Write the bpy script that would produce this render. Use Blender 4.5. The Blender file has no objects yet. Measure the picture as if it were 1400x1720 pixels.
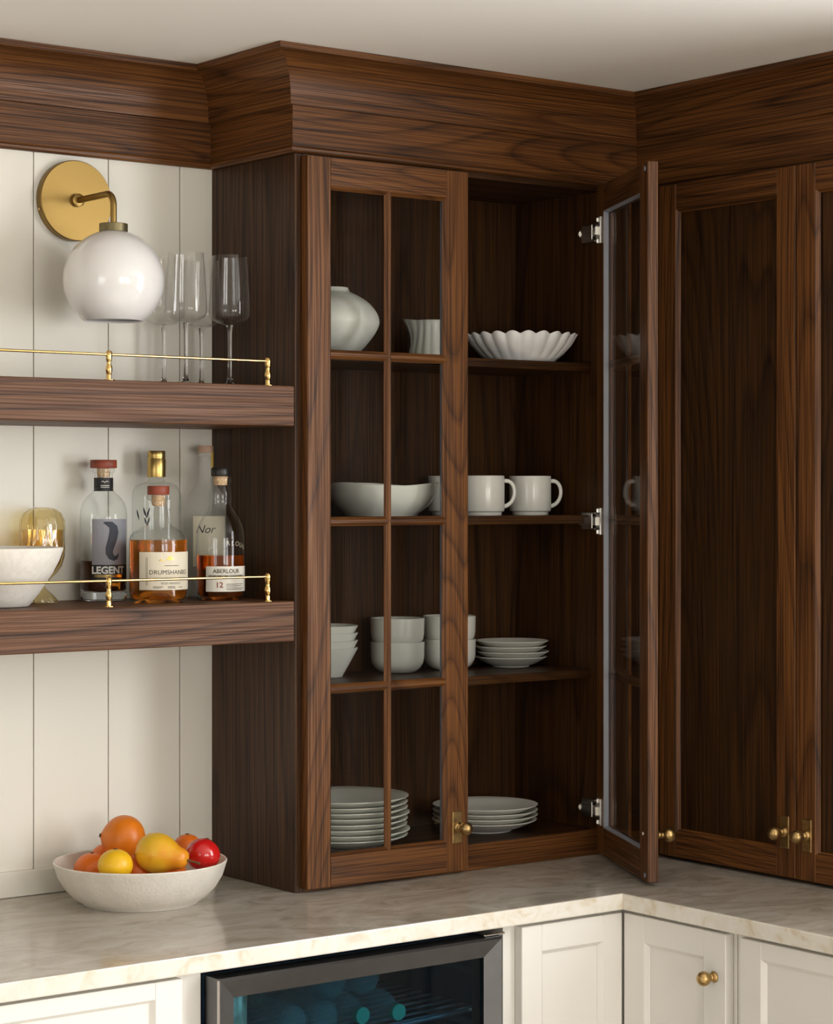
import bpy, bmesh, math, random
from mathutils import Vector, Matrix
random.seed(7)
S = bpy.context.scene
COL = S.collection
R = math.radians

# ------------------------------------------------------------------ camera, world, lights, exposure
cam = bpy.data.cameras.new('camera'); camo = bpy.data.objects.new('camera', cam); COL.objects.link(camo)
camo.location = (-2.295, -3.66, 1.634); camo.rotation_euler = (R(90), 0, R(-37.291))
cam.sensor_fit = 'HORIZONTAL'; cam.sensor_width = 36; cam.lens = 36*3808/1400; cam.shift_y = -32/1400
cam.clip_start = .05; cam.clip_end = 60
S.camera = camo
W_ = bpy.data.worlds.new('sky'); S.world = W_; W_.use_nodes = True
bg = W_.node_tree.nodes['Background']; bg.inputs[0].default_value = (.80, .90, 1.0, 1); bg.inputs[1].default_value = 1.5
def window_light(name, loc, rot, sx, sy, power, col):
    l = bpy.data.lights.new(name, 'AREA'); l.shape = 'RECTANGLE'; l.size = sx; l.size_y = sy
    l.energy = power; l.color = col
    o = bpy.data.objects.new(name, l); COL.objects.link(o); o.location = loc; o.rotation_euler = rot
    return o
sun = bpy.data.lights.new('sun', 'SUN'); sun.energy = 12.0; sun.angle = R(.6); sun.color = (1.0, .97, .93)   # falls through the side window onto the floor
suno = bpy.data.objects.new('sun', sun); COL.objects.link(suno); suno.rotation_euler = Vector((-1, .10, -.80)).to_track_quat('-Z', 'Y').to_euler()
window_light('daylight_side_window', (1.17, -2.30, 1.69), (0, R(90), 0), 1.30, 1.5, 96, (.98, .985, .98))
window_light('daylight_rear_window', (-.10, -6.52, 1.55), (R(90), 0, 0), 1.0, 1.3, 46, (1.0, .95, .88))
window_light('daylight_rear_window', (-1.60, -6.52, 1.55), (R(90), 0, 0), 1.0, 1.3, 46, (1.0, .95, .88))
window_light('daylight_left_window', (-5.02, -3.5, 1.55), (0, R(-90), 0), 1.3, 1.8, 26, (1.0, .97, .92))
S.view_settings.view_transform = 'Standard'; S.view_settings.look = 'None'
S.view_settings.exposure = -0.27; S.view_settings.gamma = 1.0; S.view_settings.use_curve_mapping = False
S.cycles.use_denoising = True
S.cycles.max_bounces = 12; S.cycles.transparent_max_bounces = 24; S.cycles.transmission_bounces = 10
S.cycles.glossy_bounces = 5; S.cycles.diffuse_bounces = 5
S.cycles.caustics_reflective = False; S.cycles.caustics_refractive = False
S.cycles.sample_clamp_indirect = 6

# ------------------------------------------------------------------ materials
M = {}
def new_mat(name):
    m = bpy.data.materials.new(name); m.use_nodes = True
    nt = m.node_tree; b = nt.nodes['Principled BSDF']; M[name] = m
    return m, nt, b
def N(nt, t, **kw):
    n = nt.nodes.new(t)
    for k, v in kw.items():
        if k.startswith('i_'):
            key = k[2:]; key = int(key) if key.isdigit() else key
            n.inputs[key].default_value = v
        else: setattr(n, k, v)
    return n
def L(nt, a, b): nt.links.new(a, b)
def math_(nt, op, a, b=None):
    n = N(nt, 'ShaderNodeMath', operation=op)
    for i, v in enumerate((a, b)):
        if v is None: continue
        if isinstance(v, (int, float)): n.inputs[i].default_value = v
        else: L(nt, v, n.inputs[i])
    return n.outputs[0]
def ramp(nt, fac, stops):
    n = N(nt, 'ShaderNodeValToRGB'); e = n.color_ramp.elements
    while len(e) < len(stops): e.new(.5)
    for k, (p, c) in enumerate(stops):
        e[k].position = p; e[k].color = (*c, 1) if len(c) == 3 else c
    L(nt, fac, n.inputs[0]); return n.outputs[0]
def coords(nt, spread=1.0):
    tc = N(nt, 'ShaderNodeTexCoord'); oi = N(nt, 'ShaderNodeObjectInfo')
    c = N(nt, 'ShaderNodeCombineXYZ')
    L(nt, math_(nt, 'MULTIPLY', oi.outputs['Random'], 13.1*spread), c.inputs[0])
    L(nt, math_(nt, 'MULTIPLY', oi.outputs['Random'], 29.7*spread), c.inputs[1])
    L(nt, math_(nt, 'MULTIPLY', oi.outputs['Random'], 17.3*spread), c.inputs[2])
    v = N(nt, 'ShaderNodeVectorMath', operation='ADD')
    L(nt, tc.outputs['Object'], v.inputs[0]); L(nt, c.outputs[0], v.inputs[1])
    return v.outputs[0], oi.outputs['Random']
def plain(name, col, rough=.5, metal=0, coat=0, spec=.5, bump=None, var=None, sss=0):
    m, nt, b = new_mat(name)
    b.inputs['Base Color'].default_value = (*col, 1); b.inputs['Roughness'].default_value = rough
    b.inputs['Metallic'].default_value = metal; b.inputs['Coat Weight'].default_value = coat
    b.inputs['Coat Roughness'].default_value = .06
    b.inputs['Specular IOR Level'].default_value = spec
    if sss: b.inputs['Subsurface Weight'].default_value = sss; b.inputs['Subsurface Radius'].default_value = (.01, .008, .006); b.inputs['Subsurface Scale'].default_value = .5
    if bump or var: v, rnd = coords(nt)
    if var:
        sc, amt = var
        n = N(nt, 'ShaderNodeTexNoise', i_Scale=sc, i_Detail=4.0); L(nt, v, n.inputs['Vector'])
        c = ramp(nt, n.outputs[0], [(.3, tuple(x*(1-amt) for x in col)), (.7, tuple(min(1, x*(1+amt)) for x in col))])
        L(nt, c, b.inputs['Base Color'])
    if bump:
        sc, st, dist = bump
        n = N(nt, 'ShaderNodeTexNoise', i_Scale=sc, i_Detail=3.0); L(nt, v, n.inputs['Vector'])
        bp = N(nt, 'ShaderNodeBump', i_Strength=st, i_Distance=dist); L(nt, n.outputs[0], bp.inputs['Height'])
        L(nt, bp.outputs[0], b.inputs['Normal'])
    return m
def wood(name, axis, mid, dark, light, rough=.36, K=34., sc=5.0, contour=.38):
    m, nt, b = new_mat(name)
    v, rnd = coords(nt)
    s = N(nt, 'ShaderNodeSeparateXYZ'); L(nt, v, s.inputs[0])
    ax = {'X': (1, 2, 0), 'Y': (0, 2, 1), 'Z': (0, 1, 2)}[axis]
    def vec(k):
        c = N(nt, 'ShaderNodeCombineXYZ')
        L(nt, s.outputs[ax[0]], c.inputs[0]); L(nt, s.outputs[ax[1]], c.inputs[1])
        L(nt, math_(nt, 'MULTIPLY', s.outputs[ax[2]], k), c.inputs[2]); return c.outputs[0]
    n1 = N(nt, 'ShaderNodeTexNoise', i_Scale=sc, i_Detail=1.0, i_Roughness=.35, i_Distortion=.15); L(nt, vec(.085), n1.inputs['Vector'])
    ring = math_(nt, 'FRACT', math_(nt, 'MULTIPLY', n1.outputs[0], K))
    ringr = ramp(nt, ring, [(.0, (.05,)*3), (.08, (.45,)*3), (.28, (.85,)*3), (.85, (1,)*3), (1, (.35,)*3)])
    n2 = N(nt, 'ShaderNodeTexNoise', i_Scale=420., i_Detail=1.6, i_Roughness=.6); L(nt, vec(.009), n2.inputs['Vector'])
    pores = ramp(nt, n2.outputs[0], [(.38, (.0,)*3), (.58, (1,)*3)])
    n3 = N(nt, 'ShaderNodeTexNoise', i_Scale=5., i_Detail=3.0); L(nt, vec(.35), n3.inputs['Vector'])
    f = math_(nt, 'ADD', math_(nt, 'MULTIPLY', ringr, contour), math_(nt, 'MULTIPLY', pores, .80-contour))
    f = math_(nt, 'ADD', f, math_(nt, 'MULTIPLY', math_(nt, 'SUBTRACT', n3.outputs[0], .5), .28))
    f = math_(nt, 'ADD', f, math_(nt, 'MULTIPLY', math_(nt, 'SUBTRACT', rnd, .5), .12))
    c = ramp(nt, f, [(.05, dark), (.55, mid), (1.0, light)])
    L(nt, c, b.inputs['Base Color'])
    b.inputs['Roughness'].default_value = rough
    b.inputs['Specular IOR Level'].default_value = .27
    L(nt, ramp(nt, pores, [(0, (rough+.15,)*3), (1, (rough,)*3)]), b.inputs['Roughness'])
    bp = N(nt, 'ShaderNodeBump', i_Strength=.35, i_Distance=.0006)
    L(nt, math_(nt, 'ADD', math_(nt, 'MULTIPLY', pores, .7), math_(nt, 'MULTIPLY', ringr, .3)), bp.inputs['Height'])
    L(nt, bp.outputs[0], b.inputs['Normal'])
    return m
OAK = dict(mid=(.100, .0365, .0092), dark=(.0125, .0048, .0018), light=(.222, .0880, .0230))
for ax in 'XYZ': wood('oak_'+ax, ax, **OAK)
for ax in 'XYZ': wood('oak_dark_'+ax, ax, mid=(.039, .0152, .0040), dark=(.0075, .0030, .0013), light=(.090, .0370, .0092), K=26)  # same oak stain with shade put into the colour: sides, interior, door panels
wood('oak_shelf', 'X', mid=(.105, .0440, .0190), dark=(.020, .0080, .0042), light=(.200, .0900, .0400), K=32, sc=4.6, rough=.42, contour=.50)

plain('cream_paint', (.80, .78, .735), .38, spec=.4)
plain('board_paint', (.80, .77, .685), .42, spec=.4)
plain('ceiling_paint', (.89, .86, .81), .8)
plain('wall_paint', (.76, .73, .67), .7)
plain('groove_shadow', (.42, .36, .29), .8)
plain('floor_wood', (.43, .385, .335), .4, var=(6, .25))
plain('brass', (.31, .200, .064), .40, 1)
plain('brass_aged', (.50, .335, .14), .34, 1, var=(90, .25))
plain('brass_polished', (.78, .53, .20), .20, 1)
plain('bronze', (.20, .165, .085), .42, .8)
plain('nickel', (.85, .83, .78), .28, 1)
plain('steel_brushed', (.165, .165, .17), .32, 1, var=(30, .06))
plain('steel_light', (.72, .70, .68), .15, 1)
plain('black_plastic', (.012, .012, .013), .4)
plain('fridge_liner', (.016, .045, .080), .5)
plain('fridge_rack', (.10, .13, .15), .45, .3)
plain('milk_glass', (.86, .845, .835), .12, 0, coat=.6, sss=.15)
plain('celadon_glaze', (.76, .755, .695), .22, 0, coat=.25, spec=.5)
plain('celadon_matte', (.76, .75, .69), .36, 0, spec=.5)
plain('white_ceramic', (.78, .775, .76), .35, spec=.5)
plain('fruit_bowl_glaze', (.74, .70, .625), .33, bump=(170, .5, .0018), var=(40, .05))
plain('plaster', (.80, .765, .70), .85, bump=(140, .35, .0012), var=(90, .05))
plain('orange_peel', (.74, .195, .008), .38, bump=(420, .35, .0006), var=(14, .14))
plain('tangerine_peel', (.72, .150, .010), .38, bump=(420, .35, .0006), var=(14, .14))
plain('lemon_peel', (.84, .49, .012), .38, bump=(300, .3, .0006), var=(12, .06))
plain('red_skin', (.55, .012, .012), .16, coat=.5, var=(9, .35))
plain('stem_brown', (.13, .065, .025), .7)
plain('cork', (.62, .42, .24), .8, var=(200, .3), bump=(300, .4, .001))
plain('cap_redwood', (.27, .052, .025), .5, var=(60, .25))
plain('cap_black', (.014, .013, .012), .38)
plain('cap_gold', (.62, .44, .15), .33, 1)
plain('cap_pale', (.56, .37, .26), .6, var=(60, .1))
plain('cap_teal', (.02, .42, .30), .35)
plain('label_grey', (.30, .30, .335), .55)
plain('label_black', (.012, .012, .014), .5)
plain('label_cream', (.78, .71, .56), .6)
plain('label_white', (.80, .76, .66), .6)
plain('label_yellow', (.75, .50, .08), .5)
plain('ink_black', (.020, .019, .020), .6)
plain('ink_blue', (.030, .036, .055), .6)
plain('ink_brown', (.055, .040, .030), .6)
plain('ink_red', (.28, .045, .030), .6)
plain('ink_gold', (.55, .38, .12), .35, .9)
plain('ink_white', (.82, .80, .76), .6)
plain('vinyl_strip', (.24, .25, .29), .30, spec=.6)
plain('can_metal', (.55, .58, .42), .35, .4, var=(60, .3))

def pear_mat():
    m, nt, b = new_mat('pear_skin'); v, r = coords(nt)
    n = N(nt, 'ShaderNodeTexNoise', i_Scale=16., i_Detail=4.); L(nt, v, n.inputs['Vector'])
    c = ramp(nt, n.outputs[0], [(.35, (.74, .24, .012)), (.5, (.78, .40, .018)), (.7, (.72, .44, .03))])
    L(nt, c, b.inputs['Base Color']); b.inputs['Roughness'].default_value = .35
pear_mat()
def counter_mat():
    m, nt, b = new_mat('quartzite')  # darker copy of the stone, the top's weaker light put into the colour
    tc = N(nt, 'ShaderNodeTexCoord')
    mp = N(nt, 'ShaderNodeMapping'); mp.inputs['Rotation'].default_value = (0, 0, R(12)); mp.inputs['Scale'].default_value = (10.0, 22.0, 14.0)
    L(nt, tc.outputs['Object'], mp.inputs[0])
    w = N(nt, 'ShaderNodeTexNoise', i_Scale=3.0, i_Detail=3.0); L(nt, tc.outputs['Object'], w.inputs['Vector'])
    ad = N(nt, 'ShaderNodeVectorMath', operation='MULTIPLY_ADD'); ad.inputs[1].default_value = (5, 5, 5)
    L(nt, w.outputs['Color'], ad.inputs[0]); L(nt, mp.outputs[0], ad.inputs[2])
    n1 = N(nt, 'ShaderNodeTexNoise', i_Scale=1.0, i_Detail=6.0, i_Roughness=.62, i_Distortion=.8); L(nt, ad.outputs[0], n1.inputs['Vector'])
    c1 = ramp(nt, n1.outputs[0], [(.28, (.31, .265, .21)), (.42, (.40, .355, .295)), (.50, (.455, .41, .35)), (.60, (.50, .46, .40)), (.74, (.56, .52, .455))])
    L(nt, c1, b.inputs['Base Color']); b.inputs['Roughness'].default_value = .13
    b.inputs['Specular IOR Level'].default_value = .5
counter_mat()
def counter_lit_edge():
    m, nt, b = new_mat('quartzite_lit_edge')  # same stone made paler: the light on the edge is in the colour
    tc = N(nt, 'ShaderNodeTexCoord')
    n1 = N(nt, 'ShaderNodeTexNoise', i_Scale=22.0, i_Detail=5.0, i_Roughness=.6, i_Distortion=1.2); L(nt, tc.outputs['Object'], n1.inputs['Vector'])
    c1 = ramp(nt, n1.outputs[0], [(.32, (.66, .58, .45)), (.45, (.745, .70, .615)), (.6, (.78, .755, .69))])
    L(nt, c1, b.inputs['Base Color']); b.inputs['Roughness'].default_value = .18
counter_lit_edge()
def thin_glass(name, tint=(1, 1, 1), ior=1.5, gain=1.0, rough=0.0):
    m = bpy.data.materials.new(name); m.use_nodes = True; M[name] = m; nt = m.node_tree
    for n in list(nt.nodes): nt.nodes.remove(n)
    out = N(nt, 'ShaderNodeOutputMaterial'); mx = N(nt, 'ShaderNodeMixShader')
    ge = N(nt, 'ShaderNodeNewGeometry'); dp = N(nt, 'ShaderNodeVectorMath', operation='DOT_PRODUCT')
    L(nt, ge.outputs['Normal'], dp.inputs[0]); L(nt, ge.outputs['Incoming'], dp.inputs[1])
    f0 = ((ior-1)/(ior+1))**2
    k5 = math_(nt, 'POWER', math_(nt, 'SUBTRACT', 1.0, math_(nt, 'ABSOLUTE', dp.outputs['Value'])), 5.0)
    fre = math_(nt, 'ADD', math_(nt, 'MULTIPLY', k5, 1-f0), f0)
    t = N(nt, 'ShaderNodeBsdfTransparent'); t.inputs[0].default_value = (*tint, 1)
    g = N(nt, 'ShaderNodeBsdfGlossy'); g.inputs['Roughness'].default_value = rough
    f = math_(nt, 'MINIMUM', math_(nt, 'MULTIPLY', fre, gain), 1.0)
    L(nt, f, mx.inputs[0]); L(nt, t.outputs[0], mx.inputs[1]); L(nt, g.outputs[0], mx.inputs[2]); L(nt, mx.outputs[0], out.inputs[0])
    return m
def real_glass(name, col=(1, 1, 1), ior=1.45, rough=0.0):
    m, nt, b = new_mat(name)
    b.inputs['Base Color'].default_value = (*col, 1); b.inputs['Transmission Weight'].default_value = 1
    b.inputs['Roughness'].default_value = rough; b.inputs['IOR'].default_value = ior
    return m
thin_glass('pane_glass', (.975, .985, .98), 1.45, .62)
thin_glass('fridge_glass', (.50, .66, .74), 1.45, .45)
thin_glass('stemware_glass', (.992, .992, .990), 1.42, 1.0)
thin_glass('bottle_glass', (.955, .965, .96), 1.45, 1.1)
real_glass('stem_glass', (1, 1, 1), 1.45)
real_glass('base_glass', (.97, .98, .97), 1.45)
real_glass('whiskey_amber', (.80, .25, .018), 1.33)
real_glass('whiskey_copper', (.68, .16, .014), 1.33)
real_glass('whiskey_dark', (.075, .018, .010), 1.33)
thin_glass('amber_glass', (.97, .89, .66), 1.7, 1.5)
def cloudy(name, amt, col):
    m = bpy.data.materials.new(name); m.use_nodes = True; M[name] = m; nt = m.node_tree
    for n in list(nt.nodes): nt.nodes.remove(n)
    out = N(nt, 'ShaderNodeOutputMaterial'); a = N(nt, 'ShaderNodeMixShader', i_0=amt); b_ = N(nt, 'ShaderNodeMixShader', i_0=.5)
    t = N(nt, 'ShaderNodeBsdfTransparent'); df = N(nt, 'ShaderNodeBsdfDiffuse'); tr = N(nt, 'ShaderNodeBsdfTranslucent')
    df.inputs[0].default_value = (*col, 1); tr.inputs[0].default_value = (*col, 1)
    L(nt, df.outputs[0], b_.inputs[1]); L(nt, tr.outputs[0], b_.inputs[2]); L(nt, t.outputs[0], a.inputs[1]); L(nt, b_.outputs[0], a.inputs[2]); L(nt, a.outputs[0], out.inputs[0])
cloudy('frosted_glass', .32, (.92, .92, .88)); cloudy('plastic_clear', .30, (.45, .75, .75))

# ------------------------------------------------------------------ builders
WL = {}
class MB:
    def __init__(s): s.bm = bmesh.new(); s.mi = 0
    def box(s, x0, x1, y0, y1, z0, z1, bevel=0.0, seg=1):
        r = bmesh.ops.create_cube(s.bm, size=1.0)
        for v in r['verts']:
            v.co = Vector(((x0+x1)/2+(v.co.x)*(x1-x0), (y0+y1)/2+v.co.y*(y1-y0), (z0+z1)/2+v.co.z*(z1-z0)))
        if bevel:
            es = list({e for v in r['verts'] for e in v.link_edges})
            bmesh.ops.bevel(s.bm, geom=es, offset=bevel, segments=seg, affect='EDGES', profile=.5)
        return s
    def hull(s, secs, closed=True, cap=True):
        """loft through sections (lists of points of equal length)"""
        rows = [[s.bm.verts.new(p) for p in sec] for sec in secs]
        n = len(rows[0])
        for a, b in zip(rows, rows[1:]):
            for i in range(n if closed else n-1):
                j = (i+1) % n
                try: s.bm.faces.new((a[i], a[j], b[j], b[i]))
                except ValueError: pass
        if cap:
            for r in (rows[0], rows[-1]):
                try: s.bm.faces.new(r)
                except ValueError: pass
        return s
    def prism(s, poly, z0, z1):
        return s.hull([[(x, y, z0) for x, y in poly], [(x, y, z1) for x, y in poly]])
    def lathe(s, prof, c=(0, 0, 0), seg=48, axis='Z', fn=None, sx=1, sy=1):
        """prof: (r, h) list; r==0 closes on the axis"""
        rows = []
        for r, h in prof:
            row = []
            if r <= 1e-7:
                pts = [(0, 0, h)]
            else:
                pts = []
                for k in range(seg):
                    a = 2*math.pi*k/seg; rr, hh = (r, h) if fn is None else fn(r, h, a)
                    pts.append((rr*math.cos(a)*sx, rr*math.sin(a)*sy, hh))
            for x, y, z in pts:
                if axis == 'Z': p = (x, y, z)
                elif axis == 'Y': p = (x, -z, y)      # grows towards -Y
                else: p = (z, x, y)
                row.append(s.bm.verts.new(Vector(p)+Vector(c)))
            rows.append(row)
        for a, b in zip(rows, rows[1:]):
            if len(a) == 1 and len(b) == 1: continue
            if len(a) == 1:
                for i in range(seg): s.bm.faces.new((a[0], b[(i+1) % seg], b[i]))
            elif len(b) == 1:
                for i in range(seg): s.bm.faces.new((a[i], a[(i+1) % seg], b[0]))
            else:
                for i in range(seg):
                    j = (i+1) % seg; s.bm.faces.new((a[i], a[j], b[j], b[i]))
        return s
    def tube(s, pts, rad, seg=12, cap=True):
        pts = [Vector(p) for p in pts]; rads = rad if isinstance(rad, (list, tuple)) else [rad]*len(pts)
        secs = []; up = Vector((0, 0, 1)); prev = None
        for i, p in enumerate(pts):
            t = (pts[min(i+1, len(pts)-1)]-pts[max(i-1, 0)]).normalized()
            a = prev if prev is not None else (up.cross(t) if abs(up.dot(t)) < .95 else Vector((1, 0, 0)).cross(t))
            a = (a - t*a.dot(t)).normalized(); prev = a; b = t.cross(a)
            secs.append([tuple(p+(a*math.cos(2*math.pi*k/seg)+b*math.sin(2*math.pi*k/seg))*rads[i]) for k in range(seg)])
        return s.hull(secs, cap=cap)
    def faces_mi(s, i, start):
        s.bm.faces.ensure_lookup_table()
        for f in s.bm.faces[start:]: f.material_index = i
    def nf(s): return len(s.bm.faces)
def tag(o, label=None, cat=None, group=None, kind=None):
    if label: o['label'] = label
    if cat: o['category'] = cat
    if group: o['group'] = group
    if kind: o['kind'] = kind
    return o
def obj(name, mb, mats, parent=None, smooth=False, angle=35, subsurf=0):
    bm = mb.bm
    bmesh.ops.remove_doubles(bm, verts=bm.verts, dist=1e-6)
    bmesh.ops.recalc_face_normals(bm, faces=bm.faces)
    vs = [v.co for v in bm.verts]
    lo = Vector((min(v.x for v in vs), min(v.y for v in vs), min(v.z for v in vs)))
    hi = Vector((max(v.x for v in vs), max(v.y for v in vs), max(v.z for v in vs)))
    c = Vector(((lo.x+hi.x)/2, (lo.y+hi.y)/2, lo.z))
    for v in bm.verts: v.co -= c
    me = bpy.data.meshes.new(name); bm.to_mesh(me); bm.free()
    for m in (mats if isinstance(mats, (list, tuple)) else [mats]): me.materials.append(M[m])
    o = bpy.data.objects.new(name, me); COL.objects.link(o)
    if smooth:
        for p in me.polygons: p.use_smooth = True
        try: me.set_sharp_from_angle(angle=R(angle))
        except Exception: pass
    o.parent = parent; base = WL[parent] if parent is not None else Vector((0, 0, 0))
    o.location = c-base; WL[o] = c.copy()
    if subsurf:
        md = o.modifiers.new('sub', 'SUBSURF'); md.levels = md.render_levels = subsurf
    return o
def thing(name, label, cat, loc=(0, 0, 0), group=None, kind=None):
    o = bpy.data.objects.new(name, None); COL.objects.link(o); o.empty_display_size = .05
    o.location = loc; WL[o] = Vector(loc); tag(o, label, cat, group, kind); return o
def part_empty(name, parent, loc, rz=0):
    """a part with its own frame: children are given in local coordinates"""
    o = bpy.data.objects.new(name, None); COL.objects.link(o); o.empty_display_size = .05
    o.parent = parent; o.location = Vector(loc)-WL[parent]; o.rotation_euler = (0, 0, rz); WL[o] = Vector((0, 0, 0)); return o
def copy_tree(o, loc, label=None):
    c = o.copy(); COL.objects.link(c); c.location = loc; WL[c] = Vector(loc)
    if label: c['label'] = label
    for ch in list(o.children):
        k = ch.copy(); COL.objects.link(k); k.parent = c
        for g in list(ch.children):
            q = g.copy(); COL.objects.link(q); q.parent = k
    return c
_tx = {}
def text_geo(s, size, spacing=1.0, bold=0.0, shear=0.0):
    cu = bpy.data.curves.new('t', 'FONT'); cu.body = s; cu.size = size; cu.align_x = 'CENTER'; cu.resolution_u = 3
    cu.space_character = spacing; cu.offset = bold; cu.shear = shear
    o = bpy.data.objects.new('t', cu); COL.objects.link(o)
    dg = bpy.context.evaluated_depsgraph_get(); dg.update()
    me = o.evaluated_get(dg).to_mesh()
    vs = [tuple(v.co) for v in me.vertices]; fs = [tuple(p.vertices) for p in me.polygons]
    o.evaluated_get(dg).to_mesh_clear(); bpy.data.objects.remove(o); bpy.data.curves.remove(cu)
    return vs, fs
def wrap(c, rad, phi0, x, z): # a point of a flat label wrapped on an upright cylinder, phi = 0 looks towards -Y
    a = phi0+x/rad
    return (c[0]+rad*math.sin(a), c[1]-rad*math.cos(a), z)
def add_text(mb, s, size, c, rad, phi0, z, x0=0.0, **kw):
    vs, fs = text_geo(s, size, **kw)
    bv = [mb.bm.verts.new(wrap(c, rad, phi0, x0+v[0], z+v[1])) for v in vs]
    for f in fs:
        try: mb.bm.faces.new([bv[i] for i in f])
        except ValueError: pass
def patch(mb, c, rad, phi0, x0, x1, z0, z1, th=.0004, n=14):
    secs = []
    for k in range(n+1):
        x = x0+(x1-x0)*k/n
        secs.append([wrap(c, rad, phi0, x, z0), wrap(c, rad, phi0, x, z1), wrap(c, rad+th, phi0, x*rad/rad, z1), wrap(c, rad+th, phi0, x, z0)])
        a = phi0+x/rad
        secs[-1][2] = (c[0]+(rad+th)*math.sin(a), c[1]-(rad+th)*math.cos(a), z1); secs[-1][3] = (c[0]+(rad+th)*math.sin(a), c[1]-(rad+th)*math.cos(a), z0)
    mb.hull(secs)
def stroke(mb, pts, c, rad, phi0, zc): # pts: (x, z, halfwidth) -> brush stroke wrapped on the cylinder
    l = []; r = []
    for i, (x, z, w) in enumerate(pts):
        a = pts[max(i-1, 0)]; b = pts[min(i+1, len(pts)-1)]
        t = Vector((b[0]-a[0], b[1]-a[1])).normalized(); nrm = Vector((-t.y, t.x))
        l.append((x+nrm.x*w, z+nrm.y*w)); r.append((x-nrm.x*w, z-nrm.y*w))
    nn = 6; rows = []
    for (xl, zl), (xr, zr) in zip(l, r):
        rows.append([mb.bm.verts.new(wrap(c, rad, phi0, xl+(xr-xl)*q/nn, zc+zl+(zr-zl)*q/nn)) for q in range(nn+1)])
    for a_, b_ in zip(rows, rows[1:]):
        for q in range(nn): mb.bm.faces.new((a_[q], a_[q+1], b_[q+1], b_[q]))
def arcp(cx, cz, r, a0, a1, n): # profile arc in (r, h)
    return [(cx+r*math.cos(R(a0+(a1-a0)*k/n)), cz+r*math.sin(R(a0+(a1-a0)*k/n))) for k in range(n+1)]

def cr(p, n=4): # Catmull-Rom smoothing of a profile
    out = []
    for i in range(len(p)-1):
        a, b, c_, d_ = p[max(i-1, 0)], p[i], p[i+1], p[min(i+2, len(p)-1)]
        for k in range(n):
            t = k/n; q = []
            for e in (0, 1):
                q.append(.5*(2*b[e]+(c_[e]-a[e])*t+(2*a[e]-5*b[e]+4*c_[e]-d_[e])*t*t+(3*b[e]-a[e]-3*c_[e]+d_[e])*t**3))
            out.append((max(q[0], 0) if b[0] > 1e-9 or k else 0, q[1]))
    return out+[p[-1]]

# ------------------------------------------------------------------ the room
CEIL = 2.424; WY = -.006; XR = 1.15
def struct(name, mb, mat, **k): return tag(obj(name, mb, mat, **k), kind='structure')
struct('floor', MB().box(-5, XR+.12, -6.6, .12, -.05, 0), 'floor_wood')
struct('ceiling', MB().box(-5, XR+.12, -6.6, .12, CEIL, CEIL+.05), 'ceiling_paint')
wb = struct('wall_back', MB().box(-5, XR+.12, .010, .12, 0, CEIL), 'groove_shadow')
gx = -.0705; xs = [0.0, gx]
while xs[-1] > -2.2: xs.append(xs[-1]-.153)
for a, b in zip(xs[1:], xs):
    w = 0.0009
    obj('board', MB().box(a+w, b-(w if b < 0 else -.02), WY, .0095, .905, 2.30, bevel=.0008), 'board_paint', wb)
m = MB(); m.box(-5.1, -5, -6.6, -4.5, 0, CEIL); m.box(-5.1, -5, -2.5, .12, 0, CEIL); m.box(-5.1, -5, -4.5, -2.5, 0, .85); m.box(-5.1, -5, -4.5, -2.5, 2.25, CEIL)
struct('wall_left', m, 'wall_paint')
m = MB(); m.box(XR, XR+.12, -1.5, .01, 0, CEIL); m.box(XR, XR+.12, -6.6, -3.1, 0, CEIL)
m.box(XR, XR+.12, -3.1, -1.5, 0, 1.02); m.box(XR, XR+.12, -3.1, -1.5, 2.36, CEIL); struct('wall_right', m, 'wall_paint')
m = MB(); m.box(-5, -2.2, -6.6, -6.5, 0, CEIL); m.box(-1.0, -.7, -6.6, -6.5, 0, CEIL); m.box(.5, XR, -6.6, -6.5, 0, CEIL)
for a, b in ((-2.2, -1.0), (-.7, .5)):
    m.box(a, b, -6.6, -6.5, 0, .85); m.box(a, b, -6.6, -6.5, 2.25, CEIL)
struct('wall_front', m, 'wall_paint')
def window(n, a, b, z0, z1, side):
    w = tag(bpy.data.objects.new('window_%d' % n, None), kind='structure'); COL.objects.link(w); WL[w] = Vector((0, 0, 0))
    def bar(u0, u1, v0, v1, nm):
        mb = MB()
        if side == 'R': mb.box(XR-.012, XR+.006, u0, u1, v0, v1)
        elif side == 'L': mb.box(-5.006, -4.988, u0, u1, v0, v1)
        else: mb.box(u0, u1, -6.506, -6.488, v0, v1)
        obj(nm, mb, 'cream_paint', w)
    f = .05
    bar(a-f, a+.01, z0-f, z1+f, 'casing'); bar(b-.01, b+f, z0-f, z1+f, 'casing'); bar(a+.01, b-.01, z1-.01, z1+f, 'casing'); bar(a+.01, b-.01, z0-f, z0+.01, 'window_sill')
    bar((a+b)/2-.012, (a+b)/2+.012, z0+.01, z1-.01, 'glazing_bar')
    bar(a+.01, (a+b)/2-.012, (z0+z1)/2-.012, (z0+z1)/2+.012, 'glazing_bar'); bar((a+b)/2+.012, b-.01, (z0+z1)/2-.012, (z0+z1)/2+.012, 'glazing_bar')
window(1, -3.1, -1.5, 1.02, 2.36, 'R'); window(2, -2.2, -1.0, .85, 2.25, 'F'); window(3, -.7, .5, .85, 2.25, 'F'); window(4, -4.5, -2.5, .85, 2.25, 'L')
struct('trim_1', MB().box(-1.35, -.0005, -.018, WY, .9145, .960, bevel=.0012), 'board_paint')

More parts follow.
